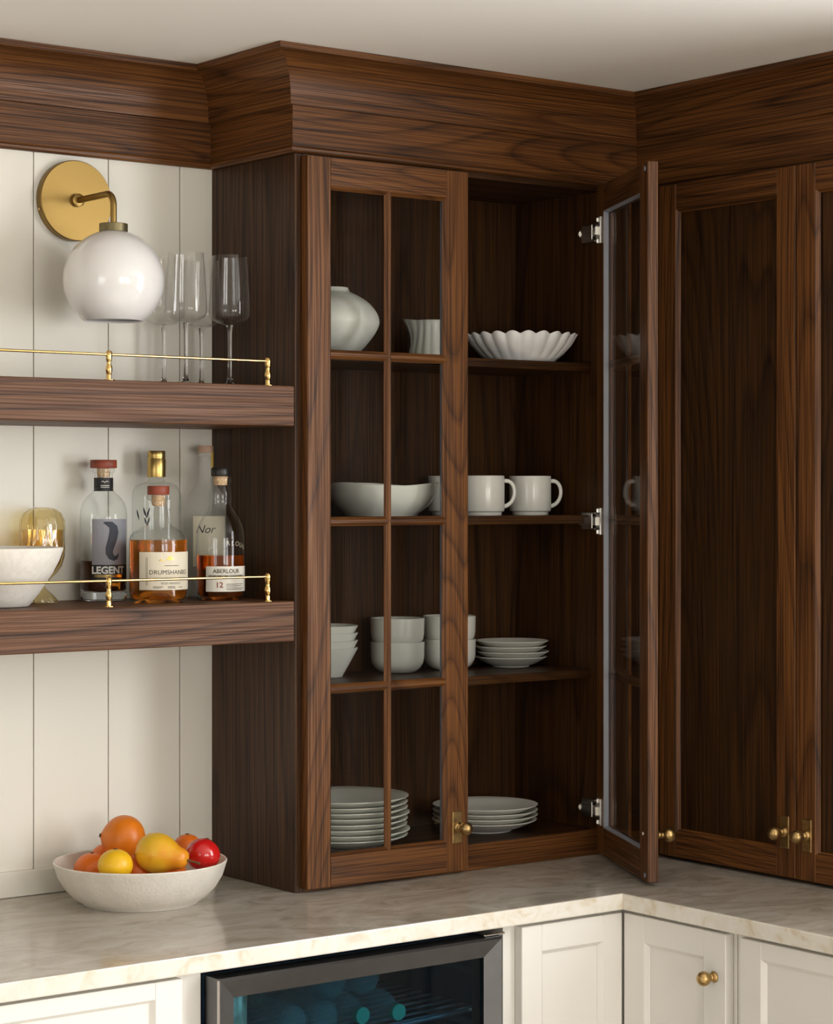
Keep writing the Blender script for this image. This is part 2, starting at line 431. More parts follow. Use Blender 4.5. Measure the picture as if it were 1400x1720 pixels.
# crown moulding: four mitred runs of frieze board, cove and bead
FY, FX, CY, RX = -.014, -.008, -.290, .830
def crown_pts(o):
    return [(-1.9, FY-o), (FX-o, FY-o), (FX-o, CY-o), (RX-o, CY-o), (RX-o, -1.62)]
cove = [(.012, 2.330), (.013, 2.338)]
for k in range(1, 11):
    t = R(9*k); cove.append((.012+.064*(1-math.cos(t)), 2.338+(2.4125-2.338)*math.sin(t)))
cove += [(.080, 2.4125), (.080, CEIL-.0005), (.0, CEIL-.0005), (0, 2.330)]
frz = [(0, 2.258), (0, 2.331), (-.012, 2.331), (-.012, 2.258)]
bead = [(-.012, 2.246), (.000, 2.246), (.004, 2.249), (.0045, 2.254), (.002, 2.258), (-.012, 2.258)]
axn = ['X', 'Y', 'X', 'Y']
for i in range(4):
    t = tag(bpy.data.objects.new('trim_%d' % (i+2), None), kind='structure'); COL.objects.link(t)
    c0 = crown_pts(0); t.location = (c0[i][0], c0[i][1], 2.24); WL[t] = Vector(t.location)
    for nm, prof, mt in (('frieze_board', frz, 'oak_'+axn[i]), ('cove_molding', cove, 'oak_'+axn[i]), ('bead_strip', bead, 'oak_'+axn[i])):
        secs = []
        for e in (i, i+1):
            secs.append([(*crown_pts(o)[e], z) for o, z in prof])
        obj(nm, MB().hull(secs), mt, t, smooth=(nm == 'cove_molding'), angle=25)

# ------------------------------------------------------------------ doors
def strip(mb, a, b, din, d1, y0, y1):
    """bevelled sticking along a->b (x,z), 'din' points into the opening; mitred ends"""
    a = Vector(a); b = Vector(b); din = Vector(din); t = (b-a).normalized()
    def P(v, y): return (v.x, y, v.y)
    secs = []
    for p, sgn in ((a, 1), (b, -1)):
        secs.append([P(p, y0), P(p, y1), P(p+din*d1+t*d1*sgn, y1)])
    mb.hull(secs)
def knob(door, x, z, mat='brass_aged', plate=True, y=0.0):
    if plate: obj('backplate', MB().box(x-.0115, x+.0115, y-.0025, y, z-.030, z+.030, bevel=.0011), mat, door)
    y0 = y-(.0025 if plate else 0)
    pr = [(0, 0), (.0095, 0), (.0100, .0015), (.0085, .004), (.0062, .0055), (.0062, .0085), (.0072, .0095), (.0058, .011), (.0058, .0135)]
    pr += [(.0128*math.sin(R(a)), .0255-.0128*math.cos(R(a))) for a in range(30, 181, 15)]
    pr[-1] = (0, pr[-1][1])
    obj('knob', MB().lathe(pr, (x, y0, z), 28, 'Y'), mat, door, smooth=True, angle=50)
def door(parent, loc, rz, w, h, sw, rt, rb, mats, glass=None, panel=None, ch=.006, t=.021, pdepth=.011):
    mz, mx, mp = mats
    d = part_empty('door', parent, loc, rz)
    cy = .0065
    for a, s in ((0, 1), (w, -1)):
        m = MB(); x0, x1 = sorted((a, a+s*sw)); m.box(x0, x1, 0, t, 0, h, bevel=.0013)
        strip(m, (a+s*sw, rb), (a+s*sw, h-rt), (s, 0), ch, .001, cy+.002); obj('stile', m, mz, d)
    m = MB().box(sw, w-sw, .0003, t, 0, rb, bevel=.0008); strip(m, (sw, rb), (w-sw, rb), (0, 1), ch, .001, cy+.002); obj('rail', m, mx, d)
    m = MB().box(sw, w-sw, .0003, t, h-rt, h, bevel=.0008); strip(m, (sw, h-rt), (w-sw, h-rt), (0, -1), ch, .001, cy+.002); obj('rail', m, mx, d)
    if panel: obj('panel', MB().box(sw-.003, w-sw+.003, pdepth, t-.004, rb-.003, h-rt+.003), mp, d)
    if glass:
        rows = glass; xm = w/2; mw = .0085
        def mun(a, b, nm_mat):   # chamfered bar between a and b (x,z)
            a = Vector(a); b = Vector(b); tt = (b-a).normalized(); nn = Vector((-tt.y, tt.x)); secs = []
            for p, s in ((a, 1), (b, -1)):
                q = p+tt*s*0; 
                secs.append([(q.x+nn.x*mw, .0084, q.y+nn.y*mw), (q.x+nn.x*.0028, .0015, q.y+nn.y*.0028), (q.x-nn.x*.0028, .0015, q.y-nn.y*.0028), (q.x-nn.x*mw, .0084, q.y-nn.y*mw)])
            obj('muntin', MB().hull(secs), nm_mat, d)
        mun((xm, rb), (xm, h-rt), mz)
        zs = [rb+(h-rb-rt)*k/rows for k in range(rows+1)]
        for z in zs[1:-1]:
            mun((sw, z), (xm-.002, z), mx); mun((xm+.002, z), (w-sw, z), mx)
        for k in range(rows):
            for x0, x1 in ((sw-.004, xm-.001), (xm+.001, w-sw+.004)):
                obj('pane', MB().box(x0, x1, .0086, .0112, zs[k]+(.001 if k else -.004), zs[k+1]-(.001 if k < rows-1 else -.004)), 'pane_glass', d)
        m = MB()
        for (a, b, dn) in (((sw, rb), (sw, h-rt), (1, 0)), ((w-sw, rb), (w-sw, h-rt), (-1, 0)), ((sw, rb), (w-sw, rb), (0, 1)), ((sw, h-rt), (w-sw, h-rt), (0, -1))):
            a = Vector(a); b = Vector(b); dn = Vector(dn); tt = (b-a).normalized(); secs = []
            for p, s in ((a, 1), (b, -1)):
                secs.append([(p.x-dn.x*.0005, .0114, p.y-dn.y*.0005), (p.x-dn.x*.0005, .0206, p.y-dn.y*.0005), (p.x+dn.x*.0012+tt.x*s*.0012, .0206, p.y+dn.y*.0012+tt.y*s*.0012), (p.x+dn.x*.0032+tt.x*s*.0032, .0145, p.y+dn.y*.0032+tt.y*s*.0032), (p.x+dn.x*.0038+tt.x*s*.0038, .0114, p.y+dn.y*.0038+tt.y*s*.0038)])
            m.hull(secs)
        obj('glazing_strip', m, 'vinyl_strip', d)
    return d

# ------------------------------------------------------------------ glass-door wall cabinet
Z0, ZT = .9145, 2.2455
cab = thing('glass_door_cabinet', 'tall dark oak cabinet with divided glass doors, standing on the counter', 'cabinet', (.38, -.15, Z0))
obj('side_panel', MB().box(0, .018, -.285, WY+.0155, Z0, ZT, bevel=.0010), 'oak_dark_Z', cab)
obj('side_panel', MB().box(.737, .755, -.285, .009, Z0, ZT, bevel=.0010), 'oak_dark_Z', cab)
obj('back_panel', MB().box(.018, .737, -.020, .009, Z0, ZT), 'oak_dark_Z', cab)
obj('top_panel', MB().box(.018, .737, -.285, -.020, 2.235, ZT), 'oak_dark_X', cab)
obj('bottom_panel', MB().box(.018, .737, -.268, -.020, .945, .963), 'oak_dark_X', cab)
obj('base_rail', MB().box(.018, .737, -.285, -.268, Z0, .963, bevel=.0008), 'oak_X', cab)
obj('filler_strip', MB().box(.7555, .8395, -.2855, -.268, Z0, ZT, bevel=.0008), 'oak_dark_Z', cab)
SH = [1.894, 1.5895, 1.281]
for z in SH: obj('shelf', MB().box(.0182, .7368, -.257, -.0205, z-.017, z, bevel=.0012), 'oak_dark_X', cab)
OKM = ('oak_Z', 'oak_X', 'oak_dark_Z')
dl = door(cab, (.0136, -.306, .9215), 0, .369, 1.3195, .051, .0525, .0545, OKM, glass=4)
knob(dl, .3415, .0825)
ang = math.atan2(.888, .460)
do = door(cab, (.569, -.630, .9215), ang, .369, 1.3195, .051, .0525, .0545, OKM, glass=4)
knob(do, .0275, .0825)
sw_ = obj('screw', MB().lathe([(0, 0), (.0035, 0), (.003, .0015), (0, .002)], (0, 0, 0), 12, 'Y'), 'nickel', do)
sw_.location = (.0275, .0225, .0825); sw_.rotation_euler = (0, 0, math.pi)
for z in (.012, 1.307): obj('bumper', MB().lathe([(0, 0), (.0048, 0), (.0042, .002), (0, .0024)], (.012, .0235, z), 14, 'Y'), 'vinyl_strip', do)
Z = Vector((math.cos(ang), math.sin(ang), 0)); nI = Vector((-math.sin(ang), math.cos(ang), 0))
hin = Vector((.569, -.630, 0))+Z*.369+nI*.021
for k, z in enumerate((2.1528, 1.5781, 1.0046)):
    m = MB()
    m.box(.7285, .7368, -.278, -.236, z-.017, z+.017, bevel=.001)          # mounting plate on the side
    m.box(.7190, .7285, -.283, -.240, z-.0085, z+.0085, bevel=.001)          # arm
    m.lathe([(0, 0), (.0062, 0), (.0062, .003), (0, .0032)], (.7215, -.2405, z), 14, 'Y')
    m.box(.712, .7285, -.287, -.280, z-.015, z+.015, bevel=.001)
    c = hin-Z*.020+nI*.0035
    def Q(u, n_, zz): p = hin-Z*u+nI*n_; return (p.x, p.y, zz)
    for (u0, u1, n0, n1, a, b) in ((.008, .040, .0003, .004, -.026, .026), (.004, .022, .002, .009, -.008, .008)):
        m.hull([[Q(u0, n0, z+a), Q(u1, n0, z+a), Q(u1, n1, z+a), Q(u0, n1, z+a)], [Q(u0, n0, z+b), Q(u1, n0, z+b), Q(u1, n1, z+b), Q(u0, n1, z+b)]])
    for s in (-.021, .021):
        m.hull([[Q(.018, .004, z+s-.004), Q(.026, .004, z+s-.004), Q(.025, .007, z+s-.003), Q(.019, .007, z+s-.003)], [Q(.018, .004, z+s+.004), Q(.026, .004, z+s+.004), Q(.025, .007, z+s+.003), Q(.019, .007, z+s+.003)]])
    a_ = Vector(Q(.012, .006, z)); b_ = Vector((.7235, -.283, z))
    m.tube([a_+Vector((0, 0, .006)), b_+Vector((0, 0, .006))], .0022, 8); m.tube([a_-Vector((0, 0, .006)), b_-Vector((0, 0, .006))], .0022, 8)
    obj('hinge', m, 'nickel', cab, smooth=True, angle=30)

# ------------------------------------------------------------------ panelled cabinet on the right run
pc = thing('panelled_cabinet', 'dark oak wall cabinet with two flat panelled doors to the right of the corner', 'cabinet', (.98, -.75, Z0))
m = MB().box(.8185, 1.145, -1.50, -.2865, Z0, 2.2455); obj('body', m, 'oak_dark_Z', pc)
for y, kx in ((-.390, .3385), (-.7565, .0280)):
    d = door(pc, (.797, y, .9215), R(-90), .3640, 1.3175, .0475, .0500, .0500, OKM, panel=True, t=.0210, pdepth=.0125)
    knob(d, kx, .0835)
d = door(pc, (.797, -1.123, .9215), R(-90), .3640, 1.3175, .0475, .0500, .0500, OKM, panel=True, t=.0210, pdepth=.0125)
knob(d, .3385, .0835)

# ------------------------------------------------------------------ countertop
XC = .470; YC = -.641
m = MB()
poly = [(-1.32, -.0005), (-1.32, YC), (XC, YC), (XC, -1.66), (XR-.001, -1.66), (XR-.001, -.0005)]
r0 = .003
bm = m.bm
m.prism(poly, .884, .914)
bmesh.ops.recalc_face_normals(bm, faces=bm.faces)
es = [e for e in bm.edges if all(abs(v.co.z-.914) < 1e-5 or True for v in e.verts) and ((all(abs(v.co.y-YC) < 1e-5 for v in e.verts) or all(abs(v.co.x-XC) < 1e-5 for v in e.verts)) and abs(e.verts[0].co.z-e.verts[1].co.z) < 1e-6)]
bmesh.ops.bevel(bm, geom=es, offset=.0028, segments=2, affect='EDGES', profile=.5)
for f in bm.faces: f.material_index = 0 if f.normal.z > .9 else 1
ct = tag(obj('countertop', m, ['quartzite', 'quartzite_lit_edge'], None), 'beige quartzite countertop running around the corner', 'countertop')

# ------------------------------------------------------------------ base cabinets
CRM = ('cream_paint',)*3
def dr(parent, loc, rz, w, h, sw, rt): # drawer front
    d = part_empty('drawer', parent, loc, rz)
    for x0, x1 in ((0, sw), (w-sw, w)):
        m = MB().box(x0, x1, 0, .02, 0, h, bevel=.0012)
        strip(m, (sw, rt), (sw, h-rt), (1, 0), .007, .001, .010) if x0 == 0 else strip(m, (w-sw, rt), (w-sw, h-rt), (-1, 0), .007, .001, .010)
        obj('stile', m, 'cream_paint', d)
    for z0, z1, zz, s in ((0, rt, rt, 1), (h-rt, h, h-rt, -1)):
        m = MB().box(sw, w-sw, .0002, .02, z0, z1, bevel=.0006); strip(m, (sw, zz), (w-sw, zz), (0, s), .007, .001, .010); obj('rail', m, 'cream_paint', d)
    obj('panel', MB().box(sw-.002, w-sw+.002, .0085, .016, rt-.002, h-rt+.002), 'cream_paint', d)
    return d
bl = thing('drawer_base_cabinet', 'cream painted drawer cabinet under the counter, left of the drinks fridge', 'cabinet', (-.86, -.30, .0))
obj('body', MB().box(-1.30, -.3985, -.608, -.012, .10, .8835, bevel=.001), 'cream_paint', bl)
obj('plinth', MB().box(-1.30, -.3985, -.55, -.012, .001, .0995), 'cream_paint', bl)
for z, h in ((.722, .155), (.42, .294), (.118, .294)): dr(bl, (-1.262, -.6285, z), 0, .8175, h, .0495, .0265)
cb = thing('corner_base_cabinet', 'cream painted corner cabinet under the counter, right of the drinks fridge', 'cabinet', (.70, -.30, .0))
m = MB(); m.prism([(.2185, -.012), (.2185, -.608), (.503, -.608), (.503, -.896), (1.147, -.896), (1.147, -.012)], .10, .8835); obj('body', m, 'cream_paint', cb)
m = MB(); m.prism([(.2185, -.014), (.2185, -.55), (.56, -.55), (.56, -.894), (1.145, -.894), (1.145, -.014)], .001, .0995); obj('plinth', m, 'cream_paint', cb)
door(cb, (.2449, -.6285, .118), 0, .2360, .7585, .0460, .0470, .0460, CRM, panel=True, ch=.007, t=.0200, pdepth=.009)
d = door(cb, (.4825, -.6310, .118), R(-90), .2570, .7585, .0540, .0470, .0460, CRM, panel=True, ch=.007, t=.0200, pdepth=.009)
knob(d, .230, .6815, 'brass_aged', plate=False)
br = thing('base_cabinet', 'cream painted cabinet under the counter at the right edge', 'cabinet', (.82, -1.28, .0))
obj('body', MB().box(.503, 1.147, -1.655, -.8975, .10, .8835, bevel=.001), 'cream_paint', br)
obj('plinth', MB().box(.56, 1.145, -1.65, -.90, .001, .0995), 'cream_paint', br)
door(br, (.4825, -.922, .118), R(-90), .36, .7585, .0500, .0300, .0460, CRM, panel=True, ch=.007, t=.0200, pdepth=.009)
door(br, (.4825, -1.285, .118), R(-90), .36, .7585, .0500, .0300, .0460, CRM, panel=True, ch=.007, t=.0200, pdepth=.009)

# ------------------------------------------------------------------ drinks fridge
fr = thing('drinks_fridge', 'stainless framed drinks fridge with dark glass door under the counter', 'fridge', (-.095, -.33, .0))
FXL, FXR, FYF, FZT, FZB = -.3925, .1830, -.652, .8725, .11
m = MB()
m.box(-.392, -.372, -.604, -.03, .02, .872); m.box(.192, .212, -.604, -.03, .02, .872); m.box(-.372, .192, -.05, -.03, .02, .872)
m.box(-.372, .192, -.604, -.05, .852, .872); m.box(-.372, .192, -.604, -.05, .02, .06); obj('body', m, 'fridge_liner', fr)
def bez(a, b, ain, bin_, nm='door_frame'):
    """one mitred side of the door frame: outer edge a->b, inner edge ain->bin_"""
    m = MB(); secs = []
    A = Vector(a); B = Vector(b); I = Vector(ain); J = Vector(bin_)
    for o, i in ((A, I), (B, J)):
        q = o+(i-o)*.10
        secs.append([(o.x, -.608, o.y), (o.x, FYF+.004, o.y), (q.x, FYF, q.y), (i.x, FYF+.011, i.y), (i.x, -.608, i.y)])
    m.hull(secs); obj(nm, m, 'steel_brushed', fr)
w = .034
o_ = [(FXL, FZB), (FXR, FZB), (FXR, FZT), (FXL, FZT)]; i_ = [(FXL+w, FZB+w), (FXR-w, FZB+w), (FXR-w, FZT-w), (FXL+w, FZT-w)]
for k in range(4): bez(o_[k], o_[(k+1) % 4], i_[k], i_[(k+1) % 4])
obj('edge_strip', MB().box(FXL-.0012, FXL+.0022, FYF+.0005, FYF+.0045, FZB+.002, FZT-.002, bevel=.0008), 'steel_light', fr)
obj('door_pane', MB().box(FXL+w-.004, FXR-w+.004, FYF+.016, FYF+.021, FZB+w-.004, FZT-w+.004), 'fridge_glass', fr)
obj('grille', MB().box(-.39, .21, -.60, -.585, .002, .0995, bevel=.002), 'black_plastic', fr)
obj('hinge', MB().box(.150, .196, -.642, -.606, FZT+.0006, FZT+.0046, bevel=.0012), 'steel_light', fr)
m = MB()
for y in [-.56+.03*k for k in range(16)]: m.tube([(-.371, y, .715), (.191, y, .735)], .0022, 6)
m.tube([(-.371, -.575, .715), (.191, -.575, .735)], .004, 8); obj('rack', m, 'fridge_rack', fr)
m = MB()
for z in (.79, .70, .61): m.box(.186, .1918, -.59, -.10, z, z+.012, bevel=.001)
obj('rack_rail', m, 'fridge_rack', fr)
# water bottles lying on the rack, caps to the front
def lying_bottle(x, y, z, flip, label, group):
    t = thing('water_bottle', label, 'bottle', (x, y, z-.0300), group)
    pr = [(0, .205), (.024, .205), (.030, .198), (.030, .150), (.0275, .145), (.030, .140), (.030, .085), (.0275, .080), (.030, .075), (.030, .055), (.026, .035), (.015, .016), (.0125, .012), (.0125, .006), (0, .006)]
    if flip: pr = [(r, .211-h) for r, h in pr]
    mb = MB(); mb.lathe([(r, -h) for r, h in pr], (x, y, z), 24, 'Y'); obj('bottle_body', mb, 'plastic_clear', t, smooth=True, angle=40)
    obj('cap', MB().lathe([(0, .006), (.0140, .006), (.0145, -.004), (.0135, -.0065), (0, -.0065)], (x, y+(.219 if flip else -.004), z), 20, 'Y', ), 'cap_teal', t, smooth=True, angle=40)
g = 'water bottles in the drinks fridge'
for x, y, z, fl, lb in ((.012, -.572, .7530, 0, 'clear water bottle with teal cap, rightmost of the pile in the fridge'), (-.052, -.556, .7530, 0, 'clear water bottle with teal cap, second from right in the fridge pile'),
                    (-.116, -.552, .7530, 1, 'clear plastic water bottle lying base outwards in the middle of the fridge pile'), (-.180, -.552, .7530, 1, 'clear plastic water bottle at the left end of the fridge pile'), (-.020, -.540, .8075, 1, 'clear plastic water bottle on top of the pile in the fridge, right of two'),
                    (-.084, -.532, .8075, 1, 'clear plastic water bottle on top of the pile in the fridge, left of two')):
    lying_bottle(x, y, z, fl, lb, g)
m = MB(); m.lathe([(0, 0), (.024, 0), (.027, .004), (.027, .103), (.022, .113), (.022, .115), (.020, .1125), (0, .112)], (-.318, -.568, .7215), 28)
tag(obj('drinks_can', m, 'can_metal', None, smooth=True, angle=40), 'silver green drinks can at the left inside the fridge', 'can')

# ------------------------------------------------------------------ floating shelves and brass gallery rails
SHZ = [(1.754, 1.826), (1.3675, 1.4395)]
for k, (a, b) in enumerate(SHZ):
    s = obj('floating_shelf', MB().box(-1.30, -.0008, -.2855, WY-.0006, a, b, bevel=.0016), 'oak_shelf')
    tag(s, ['thick oak floating shelf holding the wine glasses', 'thick oak floating shelf holding the spirit bottles'][k], 'shelf', 'floating shelves on the panelled wall')
    t = thing('gallery_rail', ['thin brass gallery rail on the shelf below the wall lamp', 'thin brass gallery rail in front of the spirit bottles'][k], 'rail', (-.6, -.262, b), 'brass gallery rails')
    for x in (-1.02, -.694, -.3678, -.0425):
        pr = [(0, 0), (.0105, 0), (.0105, .0012), (.0048, .002), (.0044, .010), (.0052, .0105), (.0044, .0115), (.0060, .017), (.0058, .022), (.0040, .027), (.0040, .033), (.0052, .035), (.0050, .038), (.0056, .041), (.0058, .045), (.0046, .0495), (.0022, .0512), (0, .0515)]
        obj('post', MB().lathe(pr, (x, -.262, b+.0002), 20), 'brass_polished', t, smooth=True, angle=45)
    for x0, x1 in ((-1.28, -.699), (-.689, -.3728), (-.3628, -.0475)):
        obj('rail', MB().tube([(x0, -.262, b+.0445), (x1, -.262, b+.0445)], .0024, 12), 'brass_polished', t, smooth=True, angle=45)

# ------------------------------------------------------------------ wall sconce
sc = thing('wall_sconce', 'brass wall sconce with a round white glass shade', 'lamp', (-.297, WY, 2.09))
px, pz, gy = -.299, 2.163, -.157
pr = [(0, 0), (.0722, 0), (.0728, .001), (.0728, .0165), (.0716, .0180), (0, .0180)]
obj('wall_plate', MB().lathe(pr, (px, WY-.0004, pz), 64, 'Y'), 'brass', sc, smooth=True, angle=30)
ps = obj('plate_screw', MB().lathe([(0, 0), (.0025, 0), (.002, .001), (0, .0012)], (-.068, 0, 0), 10, 'Y'), 'brass_polished', sc)
ps.location = Vector((px-.0722, WY-.010, pz-.022))-WL[sc]; ps.rotation_euler = (0, 0, R(-90))
obj('collar', MB().lathe([(0, .0182), (.0115, .0182), (.0120, .019), (.0120, .0255), (.0085, .027), (0, .027)], (px, WY, pz), 28, 'Y'), 'brass', sc, smooth=True, angle=40)
pts = [(px, WY-.026, pz)]; rb_ = .022
for k in range(9):
    a = R(90*k/8); pts.append((px, gy+rb_-rb_*math.sin(a), pz-rb_+rb_*math.cos(a)))
pts.append((px, gy, 2.1075)); obj('arm', MB().tube(pts, .0058, 16), 'brass', sc, smooth=True, angle=45)
obj('shade_holder', MB().lathe([(0, 2.1085), (.0245, 2.1085), (.0252, 2.108), (.0252, 2.0945), (.0245, 2.094), (0, 2.094)], (px, gy, 0), 36), 'bronze', sc, smooth=True, angle=40)
GR = .0890; gz = 2.0085
pr = [(GR*math.sin(R(a)), gz+GR*math.cos(R(a))) for a in range(15, 143, 4)]
pr.append((GR*math.sin(R(143.5)), gz+GR*math.cos(R(143.5))))
pi_ = [((GR-.003)*math.sin(R(a)), gz+(GR-.003)*math.cos(R(a))) for a in range(143, 14, -4)]
obj('globe_shade', MB().lathe(pr+pi_+[pr[0]], (px, gy, 0), 72), 'milk_glass', sc, smooth=True, angle=50)

# ------------------------------------------------------------------ wine glasses
def wine_glass(x, y, label):
    z = 1.8262
    t = thing('wine_glass', label, 'wine glass', (x, y, z), 'wine glasses on the upper shelf')
    o_ = [(.0048, .1105), (.008, .1145), (.020, .1180), (.0335, .1245), (.0380, .1320), (.0385, .1400), (.0375, .165), (.0350, .205), (.0318, .2415)]
    i_ = [(.0310, .2415), (.0342, .205), (.0367, .165), (.0376, .140), (.0370, .133), (.0325, .1260), (.019, .1200), (.006, .1170), (0, .1165)]
    obj('bowl', MB().lathe(o_+i_, (x, y, z), 40), 'stemware_glass', t, smooth=True, angle=70)
    obj('stem', MB().lathe([(0, .1163), (.006, .1150), (.0048, .1100), (.0036, .098), (.0034, .05), (.0038, .022), (.0065, .0095), (.014, .0045), (.030, .0022), (.0365, .0012), (.0365, 0), (0, 0)], (x, y, z), 36), 'stem_glass', t, smooth=True, angle=60)
for x, y, lb in ((-.146, -.150, 'clear wine glass in front, just right of the white globe shade'), (-.052, -.150, 'clear wine glass in front of the dark cabinet side'),
                 (-.1365, -.058, 'clear wine glass half hidden behind the white globe shade'), (-.0555, -.058, 'clear wine glass at the back between the two front glasses')):
    wine_glass(x, y, lb)

# ------------------------------------------------------------------ spirit bottles (profiles in pixels of the photo turned to metres by k)
SZ = 1.4397
def P2(prof, k): return [(r*k, h*k) for r, h in prof]
def bottle_shell(name, t, c, prof, k, mat='bottle_glass', seg=48):
    return obj(name, MB().lathe(P2(prof, k), (c[0], c[1], SZ), seg), mat, t, smooth=True, angle=50)
# 1: grey label, red wooden cap
c = (-.2620, -.0560); k = 1/929
t = thing('whiskey_bottle', 'clear spirit bottle with grey label reading LEGENT and red wooden cap', 'bottle', (*c, SZ), 'bottles on the lower shelf')
body = [(0, 1), (36, 0), (39, 3), (39.5, 8), (39.5, 140), (38.5, 152), (35, 164), (28, 174), (20, 181), (16.5, 186), (15.5, 192), (15.5, 214), (19, 216), (19, 221), (12, 221)]
bottle_shell('glass_body', t, c, body, k)
bottle_shell('glass_base', t, c, [(0, 1.5), (35, .6), (38, 3.5), (38.3, 14), (36, 16), (0, 13)], k, 'base_glass')
bottle_shell('whiskey', t, c, [(0, 14), (36, 17), (38.2, 19), (38.2, 67), (0, 67)], k, 'whiskey_dark')
bottle_shell('cork', t, c, [(0, 205), (10, 205), (11.5, 221.5), (0, 221.5)], k, 'cork')
bottle_shell('cap', t, c, [(0, 222), (21.5, 222), (22.3, 223), (22.3, 235), (21.5, 236), (0, 236)], k, 'cap_redwood')
m = MB(); patch(m, c, 15.8*k, 0, -math.pi*15.8*k, math.pi*15.8*k, SZ+183.5*k, SZ+206*k, n=32); obj('neck_label', m, 'label_black', t)
RR = 39.6*k; h = R(54)*RR
PL = R(-8); PT = R(-15); h = R(50)*RR
m = MB(); patch(m, c, RR, PL, -h, h, SZ+61*k, SZ+137*k); lab = obj('label', m, 'label_grey', t)
m = MB(); patch(m, c, RR, PL, -h, h, SZ+37*k, SZ+61*k); obj('label_band', m, 'label_black', t)
m = MB(); add_text(m, 'LEGENT', 16.5*k, c, RR+.0009, PT, SZ+46.5*k, bold=.0006, spacing=1.0, x0=-.001); obj('lettering', m, 'ink_white', t)
m = MB()
for z, a in ((43.0, .92), (40.5, .92)): patch(m, c, RR+.0006, PT, -h*.74, h*.74*a, SZ+z*k, SZ+(z+1.1)*k, th=.0002)
obj('label_rule', m, 'ink_gold', t)
m = MB()
stroke(m, [(-.011, .0335, .001), (-.006, .0325, .003), (.002, .0300, .0060), (.0075, .0240, .0085), (.0085, .0160, .0092), (.0065, .0060, .0088), (.0030, -.004, .0080), (.0000, -.013, .0074), (-.0005, -.021, .0068), (.0030, -.0275, .0060), (.0085, -.0305, .0048), (.0135, -.0290, .0034), (.0165, -.0250, .0018), (.0175, -.0215, .0004)], c, RR+.0007, R(-15), SZ+100*k)
obj('brush_mark', m, 'ink_blue', t)
m = MB(); stroke(m, [(-.007, 0, .0004), (-.004, .0015, .0006), (-.001, -.0012, .0006), (.003, .0015, .0006), (.007, 0, .0004)], c, 15.8*k+.0006, R(-20), SZ+199*k)
for z in (192.5, 189.5): patch(m, c, 15.8*k+.0005, R(-20), -.008, .008, SZ+z*k, SZ+(z+1)*k, th=.0002, n=6)
obj('neck_lettering', m, 'ink_white', t)
# 2: amber whiskey, cream label
c = (-.2142, -.168); k = 1/943
t = thing('whiskey_bottle', 'squat bottle of amber whiskey with cream label reading DRUMSHANBO', 'bottle', (*c, SZ), 'bottles on the lower shelf')
body = [(0, 8), (20, 7), (40, 1), (45, 0), (48, 4), (49, 12), (49, 96), (48.5, 106), (46, 113), (40, 119), (30, 124), (22, 129), (18.5, 135), (17.5, 140), (15, 156), (13.5, 167), (13.8, 170), (18.5, 172), (19.5, 175), (19.5, 179), (11, 179)]
bottle_shell('glass_body', t, c, body, k)
bottle_shell('whiskey', t, c, [(0, 20), (18, 19), (36, 9), (43, 6), (46.5, 10), (47.5, 16), (47.5, 105), (0, 105)], k, 'whiskey_amber')
bottle_shell('cork', t, c, [(0, 161), (8.5, 161), (10.8, 164), (11.5, 179.5), (0, 179.5)], k, 'cork')
bottle_shell('cap', t, c, [(0, 180), (17.8, 180), (18.5, 181), (18.5, 194), (17.8, 195), (0, 195)], k, 'cap_redwood')
RR = 49.15*k; ph = R(-8); h = R(62)*RR
m = MB(); patch(m, c, RR, ph, -h, h, SZ+22*k, SZ+85*k, n=20); obj('label', m, 'label_cream', t)
m = MB()
add_text(m, 'DRUMSHANBO', 10.5*k, c, RR+.0008, ph, SZ+48*k, x0=.0015, spacing=1.04)
add_text(m, 'SINGLE POT STILL', 6.0*k, c, RR+.0008, ph, SZ+38.5*k, x0=.002, spacing=1.2)
add_text(m, 'IRISH WHISKEY', 4.6*k, c, RR+.0008, ph, SZ+31.5*k, x0=.003, spacing=1.2)
for x0, x1, z in ((-.030, -.012, 27), (-.030, -.016, 25), (-.004, .010, 27), (-.004, .012, 25), (.018, .028, 26), (-.010, .018, 62)): patch(m, c, RR+.0005, ph, x0, x1, SZ+z*k, SZ+(z+.9)*k, th=.0002, n=4)
for x in (-.0430, -.0405): patch(m, c, RR+.0005, ph, x, x+.0005, SZ+30*k, SZ+76*k, th=.0002, n=2)
obj('lettering', m, 'ink_brown', t)
m = MB()  # small gilt bird emblem
stroke(m, [(-.006, .000, .0003), (-.003, .0025, .003), (.0015, .003, .0040), (.005, .0015, .0022), (.0085, .0005, .0003)], c, RR+.0008, ph, SZ+72*k)
stroke(m, [(-.020, .001, .0005), (-.017, .0025, .0012), (-.013, .0005, .001), (-.009, .0025, .0004)], c, RR+.0008, ph, SZ+70*k)
obj('emblem', m, 'ink_gold', t)
m = MB(); add_text(m, 'DRUMSHANBO', 7.5*k, c, RR-.0001, ph, SZ+102*k, spacing=1.15, bold=.0001); add_text(m, 'SINGLE POT STILL', 7.5*k, c, RR-.0001, ph, SZ+92*k, spacing=1.1, bold=.0001); obj('embossed_lettering', m, 'base_glass', t)
